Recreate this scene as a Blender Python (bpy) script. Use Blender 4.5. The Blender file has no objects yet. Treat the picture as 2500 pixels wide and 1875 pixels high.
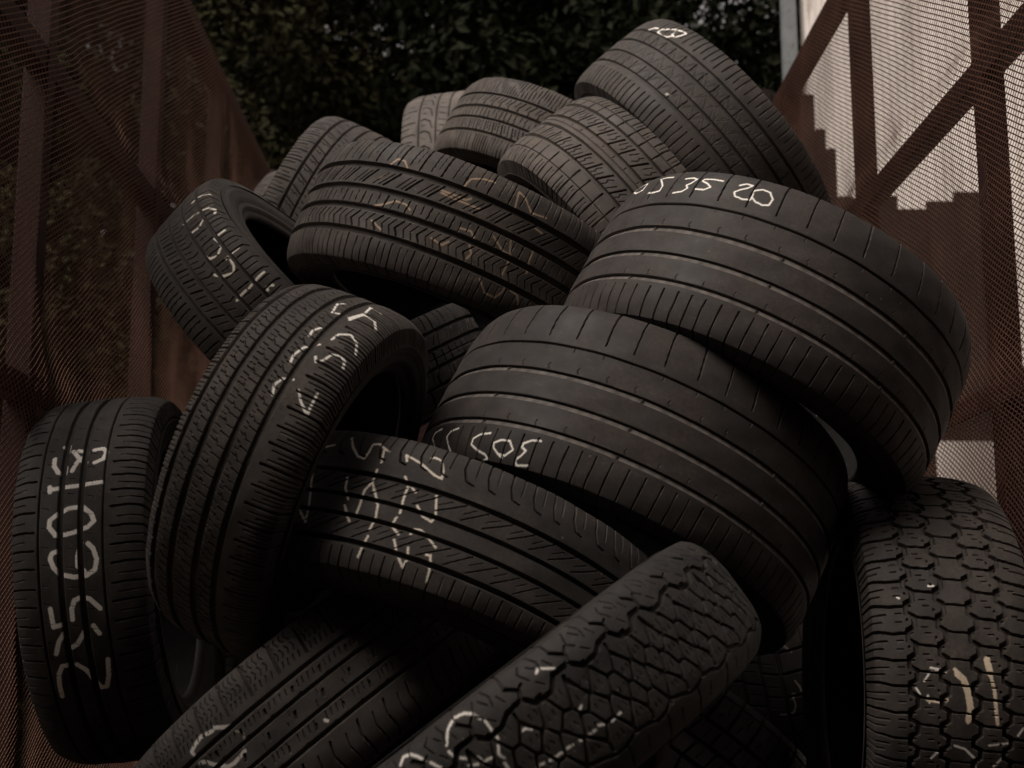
import bpy, bmesh, math, random
import numpy as np
from mathutils import Matrix, Vector

R = math.radians
D = bpy.data
scene = bpy.context.scene
COL = scene.collection
CAMZ = 1.15                     # camera height above the ground

# ------------------------------------------------------------------ camera
YAW, PITCH = R(1.0), R(9.97)
fw = Vector((math.sin(YAW)*math.cos(PITCH), math.cos(YAW)*math.cos(PITCH), math.sin(PITCH)))
rt = Vector((math.cos(YAW), -math.sin(YAW), 0))
up = rt.cross(fw)
cam = D.cameras.new('camera')
cam.lens, cam.sensor_width, cam.clip_start, cam.clip_end = 50, 36, .05, 400
cam.dof.use_dof, cam.dof.focus_distance, cam.dof.aperture_fstop = True, 2.45, 5.6
camo = D.objects.new('camera', cam)
COL.objects.link(camo)
m3 = Matrix((rt, up, -fw)).transposed()
camo.matrix_world = Matrix.Translation((0, 0, CAMZ)) @ m3.to_4x4()
scene.camera = camo

# ------------------------------------------------------------------ light
SUN_EL, SUN_AZ = R(56), R(-128)       # azimuth from +Y towards +X: the light comes from the upper left
w = D.worlds.new('World'); scene.world = w; w.use_nodes = True
nt = w.node_tree; nt.nodes.clear()
out = nt.nodes.new('ShaderNodeOutputWorld'); bg = nt.nodes.new('ShaderNodeBackground')
sky = nt.nodes.new('ShaderNodeTexSky'); sky.sky_type = 'NISHITA'; sky.sun_disc = False
sky.sun_elevation, sky.sun_rotation = SUN_EL, SUN_AZ
sky.air_density, sky.dust_density, sky.ozone_density = 1.0, 5.0, 0.5
hs = nt.nodes.new('ShaderNodeHueSaturation'); hs.inputs['Saturation'].default_value = .12
mx = nt.nodes.new('ShaderNodeMix'); mx.data_type = 'RGBA'; mx.blend_type = 'MULTIPLY'
mx.inputs[0].default_value = 1; mx.inputs[7].default_value = (1.0, .90, .83, 1)   # warm overcast
nt.links.new(sky.outputs[0], hs.inputs['Color']); nt.links.new(hs.outputs[0], mx.inputs[6])
nt.links.new(mx.outputs[2], bg.inputs[0]); bg.inputs[1].default_value = .09
nt.links.new(bg.outputs[0], out.inputs[0])
sl = D.lights.new('sun', 'SUN'); sl.energy = 2.0; sl.angle = R(40); sl.color = (1, .895, .80)
so = D.objects.new('sun', sl); COL.objects.link(so)
sd = Vector((math.sin(SUN_AZ)*math.cos(SUN_EL), math.cos(SUN_AZ)*math.cos(SUN_EL), math.sin(SUN_EL)))
so.rotation_euler = sd.to_track_quat('Z', 'Y').to_euler()
so.location = sd*20
scene.view_settings.view_transform = 'Standard'; scene.view_settings.look = 'None'
scene.view_settings.exposure = 0.38; scene.view_settings.gamma = 1
scene.cycles.max_bounces = 6; scene.cycles.diffuse_bounces = 3; scene.cycles.glossy_bounces = 2

# ------------------------------------------------------------------ materials
def newmat(name):
    m = D.materials.new(name); m.use_nodes = True
    n = m.node_tree; n.nodes.clear()
    o = n.nodes.new('ShaderNodeOutputMaterial'); p = n.nodes.new('ShaderNodeBsdfPrincipled')
    n.links.new(p.outputs[0], o.inputs[0])
    return m, n, p
def noise(n, scale, detail=4, rough=.6, coord='Object', stretch=None):
    tc = n.nodes.new('ShaderNodeTexCoord'); t = n.nodes.new('ShaderNodeTexNoise')
    t.inputs['Scale'].default_value = scale; t.inputs['Detail'].default_value = detail
    t.inputs['Roughness'].default_value = rough
    src = tc.outputs[coord]
    if stretch:
        mp = n.nodes.new('ShaderNodeMapping'); mp.inputs['Scale'].default_value = stretch
        n.links.new(src, mp.inputs[0]); src = mp.outputs[0]
    n.links.new(src, t.inputs['Vector'])
    return t.outputs['Fac']
def ramp(n, src, stops):
    r = n.nodes.new('ShaderNodeValToRGB'); e = r.color_ramp.elements
    while len(e) < len(stops): e.new(.5)
    for k, (p, c) in zip(e, stops): k.position = p; k.color = (*c, 1) if len(c) == 3 else c
    n.links.new(src, r.inputs[0]); return r.outputs[0]
def mixc(n, fac, a, b, mode='MIX'):
    m = n.nodes.new('ShaderNodeMix'); m.data_type = 'RGBA'; m.blend_type = mode
    for sock, v in ((0, fac), (6, a), (7, b)):
        if isinstance(v, (int, float)): m.inputs[sock].default_value = v
        elif isinstance(v, tuple): m.inputs[sock].default_value = (*v, 1)[:4]
        else: n.links.new(v, m.inputs[sock])
    return m.outputs[2]
def bump(n, p, src, strength, dist):
    b = n.nodes.new('ShaderNodeBump'); b.inputs['Strength'].default_value = strength
    b.inputs['Distance'].default_value = dist
    n.links.new(src, b.inputs['Height']); n.links.new(b.outputs[0], p.inputs['Normal'])
def rubber(name, base=(.026, .024, .023), dust=(.11, .085, .068), amount=.35, chalk=False, rough=.74, spec=.34):
    m, n, p = newmat(name)
    base = tuple(v*.80 for v in base); dust = tuple(v*.82 for v in dust)
    c = ramp(n, noise(n, 22, 5), [(.3, tuple(v*.75 for v in base)), (.7, tuple(v*1.3 for v in base))])
    big = ramp(n, noise(n, 4.5, 6, .62), [(.38, (0, 0, 0)), (.72, (amount,)*3)])
    mid = ramp(n, noise(n, 17, 7, .72), [(.46, (0, 0, 0)), (.62, (amount*.55,)*3)])
    big = mixc(n, 1., big, mid, 'ADD')
    fine = ramp(n, noise(n, 160, 3, .7), [(.35, (.35,)*3), (.7, (1,)*3)])
    c = mixc(n, mixc(n, 1., big, fine, 'MULTIPLY'), c, dust)
    scuff = ramp(n, noise(n, 38, 8, .8, stretch=(1, 1, 4)), [(.56, (0, 0, 0)), (.70, (.42,)*3)])
    c = mixc(n, scuff, c, (.10, .09, .082))
    speck = ramp(n, noise(n, 95, 2, .5), [(.755, (0, 0, 0)), (.78, (.55,)*3)])
    c = mixc(n, speck, c, (.22, .18, .15))
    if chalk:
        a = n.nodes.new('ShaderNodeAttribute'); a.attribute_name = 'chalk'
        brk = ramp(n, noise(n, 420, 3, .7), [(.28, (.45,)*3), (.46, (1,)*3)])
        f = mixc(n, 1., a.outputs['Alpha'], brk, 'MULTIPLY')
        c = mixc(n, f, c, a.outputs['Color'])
    n.links.new(c, p.inputs['Base Color'])
    rr = ramp(n, noise(n, 9, 4), [(.3, (rough-.12,)*3), (.7, (rough+.1,)*3)])
    n.links.new(rr, p.inputs['Roughness'])
    p.inputs['Specular IOR Level'].default_value = spec
    bump(n, p, noise(n, 600, 3, .6), .35, .0006)
    return m
def painted_steel(name, a, b, rust=(.10, .045, .025)):
    m, n, p = newmat(name)
    c = ramp(n, noise(n, 6, 6), [(.3, a), (.7, b)])
    rs = ramp(n, noise(n, 28, 6, .7), [(.55, (0, 0, 0)), (.68, (.8,)*3)])
    n.links.new(mixc(n, rs, c, rust), p.inputs['Base Color'])
    p.inputs['Roughness'].default_value = .7; p.inputs['Specular IOR Level'].default_value = .2
    bump(n, p, noise(n, 140, 4), .4, .0015)
    return m

# ------------------------------------------------------------------ object helpers
def link(o, parent=None):
    COL.objects.link(o)
    if parent: o.parent = parent
    return o
def tag(o, label=None, cat=None, group=None, kind=None):
    if label: o['label'] = label
    if cat: o['category'] = cat
    if group: o['group'] = group
    if kind: o['kind'] = kind
    return o
def thing(name, label, cat, loc=(0, 0, 0), group=None):
    o = D.objects.new(name, None); o.empty_display_size = .1; o.location = loc
    return tag(link(o), label, cat, group)
def mesh_np(name, V, Q, mat, smooth=False, attr=None, parent=None):
    V = np.ascontiguousarray(V, dtype=np.float32).reshape(-1, 3); Q = np.ascontiguousarray(Q, dtype=np.int32)
    k = Q.shape[1]
    me = D.meshes.new(name)
    me.vertices.add(len(V)); me.vertices.foreach_set('co', V.ravel())
    me.loops.add(Q.size); me.loops.foreach_set('vertex_index', Q.ravel())
    me.polygons.add(len(Q)); me.polygons.foreach_set('loop_start', np.arange(0, Q.size, k, dtype=np.int32))
    me.polygons.foreach_set('use_smooth', np.full(len(Q), smooth, dtype=bool))
    if attr is not None:
        a = me.color_attributes.new('chalk', 'FLOAT_COLOR', 'POINT')  # holds chalk strokes and the groove bands of dust and painted light
        a.data.foreach_set('color', np.ascontiguousarray(attr, dtype=np.float32).ravel())
    me.materials.append(mat); me.update(calc_edges=True)
    return link(D.objects.new(name, me), parent)
def gridfaces(nu, nv, closed_u=True):
    i = np.arange(nu if closed_u else nu-1)[:, None]; j = np.arange(nv-1)[None]
    a = i*nv+j; b = ((i+1) % nu)*nv+j
    return np.stack([a, b, b+1, a+1], -1).reshape(-1, 4)
class MB:
    """collects boxes / bars into one mesh"""
    def __init__(s): s.v = []; s.f = []
    def box(s, c, sz, rot=None):
        b = len(s.v); c = Vector(c)
        for x in (-.5, .5):
            for y in (-.5, .5):
                for z in (-.5, .5):
                    p = Vector((x*sz[0], y*sz[1], z*sz[2]))
                    if rot: p = rot @ p
                    s.v.append(tuple(c+p))
        for f in ((0, 1, 3, 2), (4, 6, 7, 5), (0, 4, 5, 1), (2, 3, 7, 6), (0, 2, 6, 4), (1, 5, 7, 3)):
            s.f.append([b+i for i in f])
        return s
    def build(s, name, mat, parent=None, bevel=0):
        o = mesh_np(name, np.array(s.v), np.array(s.f), mat, parent=parent)
        if bevel:
            md = o.modifiers.new('bevel', 'BEVEL'); md.width = bevel; md.segments = 2
        return o

# ------------------------------------------------------------------ tread patterns
# strokes are (points, width mm, depth mm); x in pitches, y: +-1 = tread shoulder, grooves nominally at +-.5 and +-.16
def mir(L, dx=.0):
    return [([(x+dx, -y) for x, y in p], w, d) for p, w, d in L]
def pattern(kind, rng):
    G = [(-.5, 7, 7, 0), (-.16, 7, 7, 0), (.16, 7, 7, 0), (.5, 7, 7, 0)]   # y, width, depth, sloped wall on the + side
    S = []; vor = None; pitch = .04
    if kind == 'summer':
        pitch = .050
        G = [(-.5, 3.2, 5, 0), (-.16, 2.8, 6, 8), (.16, 2.8, 6, 8), (.5, 2.8, 6, 7)]
        S = [([(.52, -1.2), (.5, -.9), (.42, -.6)], 1.9, 4), ([(.02, -1.15), (0, -1.0)], 1.5, 2),
             ([(.3, -.5), (.3, -.44)], 1.1, 1.8), ([(.85, -.19), (.92, -.23), (.88, -.26)], 1.1, 1.6),
             ([(.4, .49), (.46, .45), (.43, .41)], 1.1, 1.6),
             ([(.12, .62), (.17, 1.2)], 1.7, 3.5), ([(.62, .62), (.67, 1.2)], 1.7, 3.5)]
    elif kind == 'tour':        # even ribs, heavy/light shoulder cuts, zigzag sipes
        pitch = .029
        G = [(-.5, 8, 5, 0), (-.16, 9, 5, 0), (.16, 9, 5, 0), (.5, 8, 5, 0)]
        S = [([(.2, -1.25), (.25, -.66)], 2.8, 5), ([(.5, -1.1), (.52, -.72)], 1.5, 2.5), ([(.72, -1.15), (.74, -.8)], 1.5, 2.5), ([(.95, -1.1), (.97, -.7)], 1.5, 2.5),
             ([(.2, .64), (.25, 1.25)], 2.8, 5), ([(.5, .70), (.52, 1.1)], 1.5, 2.5), ([(.72, .8), (.74, 1.15)], 1.5, 2.5), ([(.95, .7), (.97, 1.1)], 1.5, 2.5)]
        for a, b, ph in ((-.46, -.2, 0), (-.12, .12, .3), (.2, .46, .6)):
            m = (a+b)/2
            S += [([(ph, a), (ph+.12, a+.09)], 1.6, 3), ([(ph+.25, m-.01), (ph+.40, b)], 1.6, 3), ([(ph+.36, a+.02), (ph+.44, m-.02)], 1.2, 2),
                  ([(ph+.62, a), (ph+.74, a+.1)], 1.6, 3), ([(ph+.62, a+.1), (ph+.80, m+.02)], 1.2, 2), ([(ph+.88, m+.02), (ph+.96, b)], 1.4, 2.5)]
    elif kind == 'cross':       # T11: plain centre, light and heavy shoulder cuts
        pitch = .034
        G = [(-.5, 3, 5, 0), (-.16, 9, 7, 0), (.16, 9, 7, 0), (.5, 3, 5, 0)]
        S = [([(.3, -1.25), (.22, -.85), (.28, -.58)], 3.0, 5), ([(.8, -1.1), (.74, -.75)], 1.5, 2.2),
             ([(.3, .6), (.22, .85), (.28, 1.25)], 3.0, 5), ([(.8, .68), (.74, 1.1)], 1.5, 2.2),
             ([(.1, -.44), (.2, -.34)], 1.3, 1.4), ([(.55, .24), (.65, .34)], 1.3, 1.4), ([(.3, -.05), (.4, .06)], 1.3, 1.3)]
    elif kind == 'vsport':      # T12
        pitch = .036
        G = [(-.5, 7, 7, 0), (-.16, 5, 7, 0), (.16, 5, 7, 0), (.5, 7, 7, 0)]
        S = [([(.55, -1.25), (.5, -.82), (.3, -.70), (.0, -.68)], 2.0, 3.5), ([(.05, -1.1), (.02, -.78)], 1.3, 2),
             ([(-.1, -.46), (.35, -.36), (.95, -.24)], 1.4, 2.6), ([(.45, -.43), (.9, -.33)], 1.1, 1.6),
             ([(-.1, .21), (.35, .31), (.95, .44)], 1.4, 2.6), ([(.45, .23), (.9, .33)], 1.1, 1.6),
             ([(.2, .62), (.22, 1.2)], 1.7, 3), ([(.7, .66), (.7, 1.05)], 1.2, 2)]
    elif kind == 'rib5':        # T6
        pitch = .047
        G = [(-.5, 10, 8, 0), (-.16, 10, 8, 0), (.16, 10, 8, 0), (.5, 10, 8, 0)]
        S = [([(.1, -1.25), (.3, -.58)], 2.2, 4), ([(.6, -1.15), (.8, -.62)], 1.5, 2.5), ([(.35, -1.1), (.5, -.7)], 1.2, 1.5),
             ([(0, -.44), (.5, -.24)], 2.8, 5), ([(.25, -.42), (.7, -.24)], 1.3, 3), ([(.5, -.42), (.95, -.24)], 1.3, 3),
             ([(.1, -.1), (.16, .1)], 1.8, 4), ([(.45, -.1), (.48, .06)], 1.3, 2.5), ([(.78, -.06), (.8, .1)], 1.3, 2.5),
             ([(0, .22), (.3, .34), (.12, .44)], 2.2, 4), ([(.35, .22), (.6, .33), (.45, .44)], 1.3, 3), ([(.7, .22), (.92, .33), (.78, .44)], 1.3, 3),
             ([(.1, .58), (.15, 1.15)], 1.8, 3), ([(.4, .6), (.43, 1.0)], 1.2, 2), ([(.7, .6), (.74, 1.1)], 1.5, 2)]
    elif kind == 'block4':      # T4
        pitch = .040
        G = [(-.5, 8, 7, 0), (-.14, 7, 7, 0), (.16, 7, 7, 0), (.5, 8, 7, 0)]
        S = [([(0, -.74), (1, -.74)], 1.8, 3), ([(0, .74), (1, .74)], 1.8, 3), ([(0, .01), (1, .01)], 2.0, 3)]
        s = [([(.0, -1.25), (.1, -.55)], 2.4, 5), ([(.5, -1.2), (.55, -.78)], 2.0, 4), ([(.25, -1.05), (.28, -.8)], 1.3, 2),
             ([(.0, -.46), (.45, -.18)], 3.4, 6), ([(.35, -.46), (.5, -.38), (.42, -.34), (.62, -.26)], 1.5, 3), ([(.7, -.44), (.95, -.3)], 1.5, 3),
             ([(.5, -.12), (.52, -.02)], 1.5, 2)]
        S += s + [([(x+.1, -y) if abs(y) > .5 else (1-x, -y) for x, y in p], w_, d_) for p, w_, d_ in s[:6]]
    elif kind == 'tri':         # T1
        pitch = .040
        G = [(-.5, 7, 6, 0), (-.17, 7, 6, 0), (.15, 7, 6, 0), (.48, 7, 6, 0)]
        S = [([(.0, -1.2), (.04, -.62)], 2.4, 4), ([(.5, -1.1), (.53, -.68)], 2.2, 3.5), ([(.0, .62), (.04, 1.1)], 2.4, 4), ([(.5, .62), (.53, 1.02)], 2.2, 3.5)]
        for a, b in ((-.46, -.21), (-.12, .11), (.19, .44)):
            S += [([(0, a), (.5, b), (1, a)], 1.1, 1.1), ([(.2, a+.03), (.35, (a+b)/2)], 1.1, 1.2), ([(.8, b), (.95, (a+b)/2)], 1.1, 1.2), ([(.5, b), (.6, (a+b)/2)], 1.1, 1.2)]
        S += [([(0, -.46), (.05, -.21)], 2.0, 4), ([(.5, .19), (.55, .44)], 2.0, 4)]
    elif kind == 'fine':        # T3
        pitch = .030
        G = [(-.5, 6, 7, 0), (-.16, 6, 7, 0), (.16, 6, 7, 0), (.5, 6, 7, 0)]
        for k in range(3):
            x = k/3
            S += [([(x, -1.15), (x+.12, -.56)], 1.5+.5*(k == 0), 3), ([(x, .58), (x+.03, 1.1)], 1.4+.5*(k == 1), 3)]
        S += [([(0, -.46), (.45, -.3), (.4, -.2)], 2.0, 4), ([(.5, -.44), (.8, -.3)], 1.5, 3), ([(.2, -.12), (.25, 0), (.15, .12)], 1.7, 3),
              ([(.7, -.1), (.72, .1)], 1.5, 3), ([(0, .22), (-.3, .46)], 2.2, 4), ([(.4, .2), (.15, .44)], 1.5, 3), ([(.7, .22), (.5, .4)], 1.5, 3)]
    elif kind == 'sweep':       # T2
        pitch = .052
        G = [(-.5, 5, 6, 0), (-.12, 6, 6, 0), (.2, 6, 6, 0), (.52, 5, 6, 0)]
        S = [([(.1, -1.1), (.05, -.8), (.1, -.6)], 2.6, 4), ([(.55, -1.0), (.52, -.7)], 2, 2.5),
             ([(.0, -.47), (-.1, -.38), (.1, -.27), (.7, -.22)], 2.8, 4), ([(.45, -.44), (.46, -.36)], 2, 3),
             ([(.0, -.08), (.12, .14)], 2, 3), ([(.5, -.06), (.62, .12)], 2, 3), ([(.1, .6), (.1, 1.1)], 2, 4)]
    elif kind == 'sip':         # T5
        pitch = .034
        G = [(-.5, 7, 7, 0), (-.16, 6, 7, 0), (.16, 6, 7, 0), (.5, 6, 7, 0)]
        S = [([(.0, -1.2), (.0, -.58)], 2.6, 4.5), ([(.35, -1.15), (.38, -.7)], 1.8, 3), ([(.68, -1.1), (.7, -.6)], 1.8, 3),
             ([(.1, -.46), (.6, -.19)], 3, 5), ([(.5, -.44), (.7, -.34), (.6, -.3), (.85, -.22)], 1.4, 3),
             ([(0, -.1), (.3, .1)], 2, 3), ([(.5, -.1), (.8, .1)], 1.6, 3), ([(0, .2), (.3, .44)], 2, 4), ([(.5, .2), (.8, .44)], 2, 4), ([(.1, .58), (.1, 1.1)], 2, 4)]
    elif kind == 'curvy':       # T7
        pitch = .034
        G = [(-.62, 5, 6, 0), (-.3, 5, 6, 0), (.08, 6, 6, 0), (.48, 6, 6.5, 0)]
        S = [([(.1, .54), (.1, 1.1)], 2, 4), ([(.6, .58), (.6, 1.0)], 1.8, 3), ([(.1, .14), (.2, .42)], 2, 3.5), ([(.6, .16), (.68, .34)], 1.4, 2),
             ([(.0, -.24), (.25, -.1), (.2, .02)], 1.8, 3), ([(.5, -.24), (.72, -.1)], 1.5, 2.5),
             ([(.1, -.56), (.5, -.36)], 2.6, 4.5), ([(.6, -.56), (.9, -.38)], 1.5, 3), ([(.0, -1.15), (.25, -.7)], 2.2, 4), ([(.5, -1.1), (.7, -.7)], 1.6, 3)]
    elif kind == 'mud':         # T13
        pitch = .046
        G = [(-.5, 6, 7, 0), (-.16, 6, 7, 0), (.16, 6, 7, 0), (.5, 6, 7, 0)]
        S = [([(0, -1.2), (.3, -.5)], 3, 6), ([(.5, -1.1), (.7, -.6)], 2, 3), ([(0, -.5), (.25, -.4), (.5, -.16)], 3, 6), ([(.4, -.46), (.75, -.25)], 1.8, 3),
             ([(0, 0), (1, 0)], 2.2, 5), ([(0, -.16), (.1, .16)], 3, 6), ([(.5, -.1), (.55, .1)], 2, 4),
             ([(0, .16), (.35, .3), (.4, .5)], 3, 6), ([(.5, .2), (.7, .44)], 2, 3), ([(0, .5), (.1, 1.2)], 3, 6)]
    elif kind == 'comfort':     # T14
        pitch = .046
        G = [(-.5, 6, 5, 0), (-.16, 5, 5, 0), (.16, 5, 5, 0), (.5, 6, 5, 0)]
        S = [([(.1, -1.25), (-.02, -.95), (.12, -.62)], 3.4, 5)]
        for k, x in enumerate((.3, .5, .7, .88)):
            S += [([(x, -.98), (x+.06, -.93), (x, -.88)], 1.4, 2.5), ([(x+.05, -.84), (x, -.79), (x+.07, -.74)], 1.4, 2.5), ([(x, -.7), (x+.06, -.63)], 1.4, 2.5),
                  ([(x, -.4), (x+.05, -.3)], 1.4, 2.5), ([(x-.1, .24), (x-.04, .36)], 1.4, 2.5)]
        S += [([(.1, -.36), (.14, -.28)], 3.4, 3.4), ([(.45, -.04), (.52, .04)], 3.4, 3.4), ([(.2, .30), (.26, .38)], 3.4, 3.4), ([(.6, -.13), (.63, -.02)], 1.4, 2),
              ([(.8, .02), (.83, .12)], 1.4, 2), ([(0, -.2), (.12, -.16)], 3, 3), ([(.5, .16), (.62, .19)], 3, 3), ([(.7, .46), (.85, .5)], 3, 3), ([(.3, -.5), (.42, -.46)], 3, 3),
              ([(.2, .62), (.35, .8), (.2, 1.2)], 2.6, 4), ([(.7, .66), (.82, .82), (.72, 1.1)], 1.6, 3)]
    elif kind == 'at1':         # T15
        pitch = .128; G = []; jt = lambda s=.02: float(rng.normal()*s)
        z = []
        for k in (0, .5):
            z += [(k+.0, -.44+jt()), (k+.16, -.43+jt()), (k+.25, -.60+jt()), (k+.41, -.59+jt())]
            S += [([(k+.25, -.60), (k+.22, -.72+jt()), (k+.31, -.86+jt())], 4, 4.5), ([(k+.22, -.72), (k+.17, -.77+jt())], 2.5, 3.5), ([(k+.31, -.86), (k+.30+jt(.01), -1.2)], 2.2, 2.2),
                  ([(k+.02, -.56), (k+.08+jt(.01), -.66)], 1.3, 2), ([(k+.10, -.72), (k+.15, -.84+jt()), (k+.10, -.95)], 1.4, 2.2), ([(k+.47, -.74), (k+.45, -.88+jt()), (k+.5, -1.02)], 1.4, 2.2),
                  ([(k+.37, -.7), (k+.40, -.82)], 1.3, 2), ([(k+.0, -.8), (k+.05, -.9+jt())], 1.3, 2), ([(k+.25, .70), (k+.27, 1.0)], 2, 2), ([(k+.05, .78), (k+.07, .92)], 1.3, 1.5)]
        z += [(1.0, z[0][1])]
        S += [(z, 6.0, 5.5), ([(0, .66), (.12, .62+jt()), (.25, .71), (.37, .73+jt()), (.5, .65), (.63, .61+jt()), (.75, .70), (.88, .74+jt()), (1, .66)], 4, 4.5)]
        cs = []
        for k in (0, .5):
            for cx_, cy_ in [(.01, -.33), (.25, -.30), (.135, -.15), (.37, -.11), (.015, .05), (.24, .11), (.12, .27), (.395, .31), (-.01, .47), (.265, .52)]:
                cx2, cy2 = cx_+k+jt(.018), cy_+jt(.028); cs.append((cx2, cy2))
                S += [([(cx2-.03+jt(.006), cy2-.05), (cx2-.028, cy2+.03)], 1.2, 1.8), ([(cx2+.03+jt(.006), cy2-.04), (cx2+.035, cy2+.05)], 1.2, 1.8)]
        vor = (cs, 3.4, 4.6, -.52, .68, (1.25, .85))
    elif kind == 'at2':         # T16
        pitch = .040; G = []
        def zz(y, ph, a=.045): return [(ph, y-a), (ph+.35, y-a), (ph+.5, y+a), (ph+.85, y+a), (ph+1, y-a)]
        S = [(zz(-.56, 0), 7, 7), (zz(-.19, .5), 7, 7), (zz(.19, 0), 7, 7), (zz(.56, .5), 7, 7)]
        S += [([(0, -1.35), (.02, -.95), (.12, -.8), (.1, -.56)], 4, 6), ([(.42, -1.2), (.4, -.93), (.4, -.85)], 2.2, 3), ([(.68, -1.2), (.68, -.9)], 2, 3),
              ([(.5, -.56), (.6, -.19)], 3.4, 6), ([(0, -.19), (.08, .19)], 2.6, 5), ([(.5, .19), (.6, .56)], 3.4, 6), ([(0, .56), (.1, .8), (.1, 1.3)], 4, 6),
              ([(.5, .75), (.5, 1.1)], 2, 3)]
        for y, x in ((-.70, .38), (-.70, .7), (-.4, .88), (-.36, 1.1), (.36, .88), (.4, 1.1), (.72, .4)):
            S += [([(x, y-.035), (x, y+.035)], 1.6, 2.5)]
        S += [([(.62, -.60), (.63, -.6)], 3.5, 3), ([(.25, -.27), (.26, -.27)], 3.5, 3), ([(.25, .47), (.26, .47)], 3.5, 3)]
    elif kind == 'lt':          # T17, T18
        pitch = .050
        G = [(-.86, 2.5, 4, 0), (-.36, 7, 8, 0), (.0, 6, 8, 0), (.36, 7, 8, 0), (.86, 2.5, 4, 0)]
        S = [([(.0, -1.25), (.05, -.86), (.2, -.36)], 6, 8), ([(.45, -.8), (.55, -.7), (.45, -.62)], 1.8, 3), ([(.7, -.6), (.8, -.48)], 1.8, 3),
             ([(.3, -.36), (.5, 0)], 4, 7), ([(.8, -.3), (.9, -.08)], 1.8, 3), ([(0, 0), (.2, .36)], 4, 7), ([(.6, .06), (.7, .26)], 1.8, 3), ([(.2, .36), (.0, 1.2)], 6, 8)]
    return pitch, G, S, vor
def sdist(px, py, ax, ay, bx, by):
    dx, dy = bx-ax, by-ay; L = dx*dx+dy*dy+1e-18
    t = np.clip(((px-ax)*dx+(py-ay)*dy)/L, 0, 1)
    return np.hypot(px-ax-t*dx, py-ay-t*dy)
def cut(dist, wd, dp, soft=.0009):
    wd = wd/1000; dp = dp/1000
    t = np.clip((wd/2+soft*.5-dist)/soft, 0, 1)
    return dp*t*t*(3-2*t)

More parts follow.
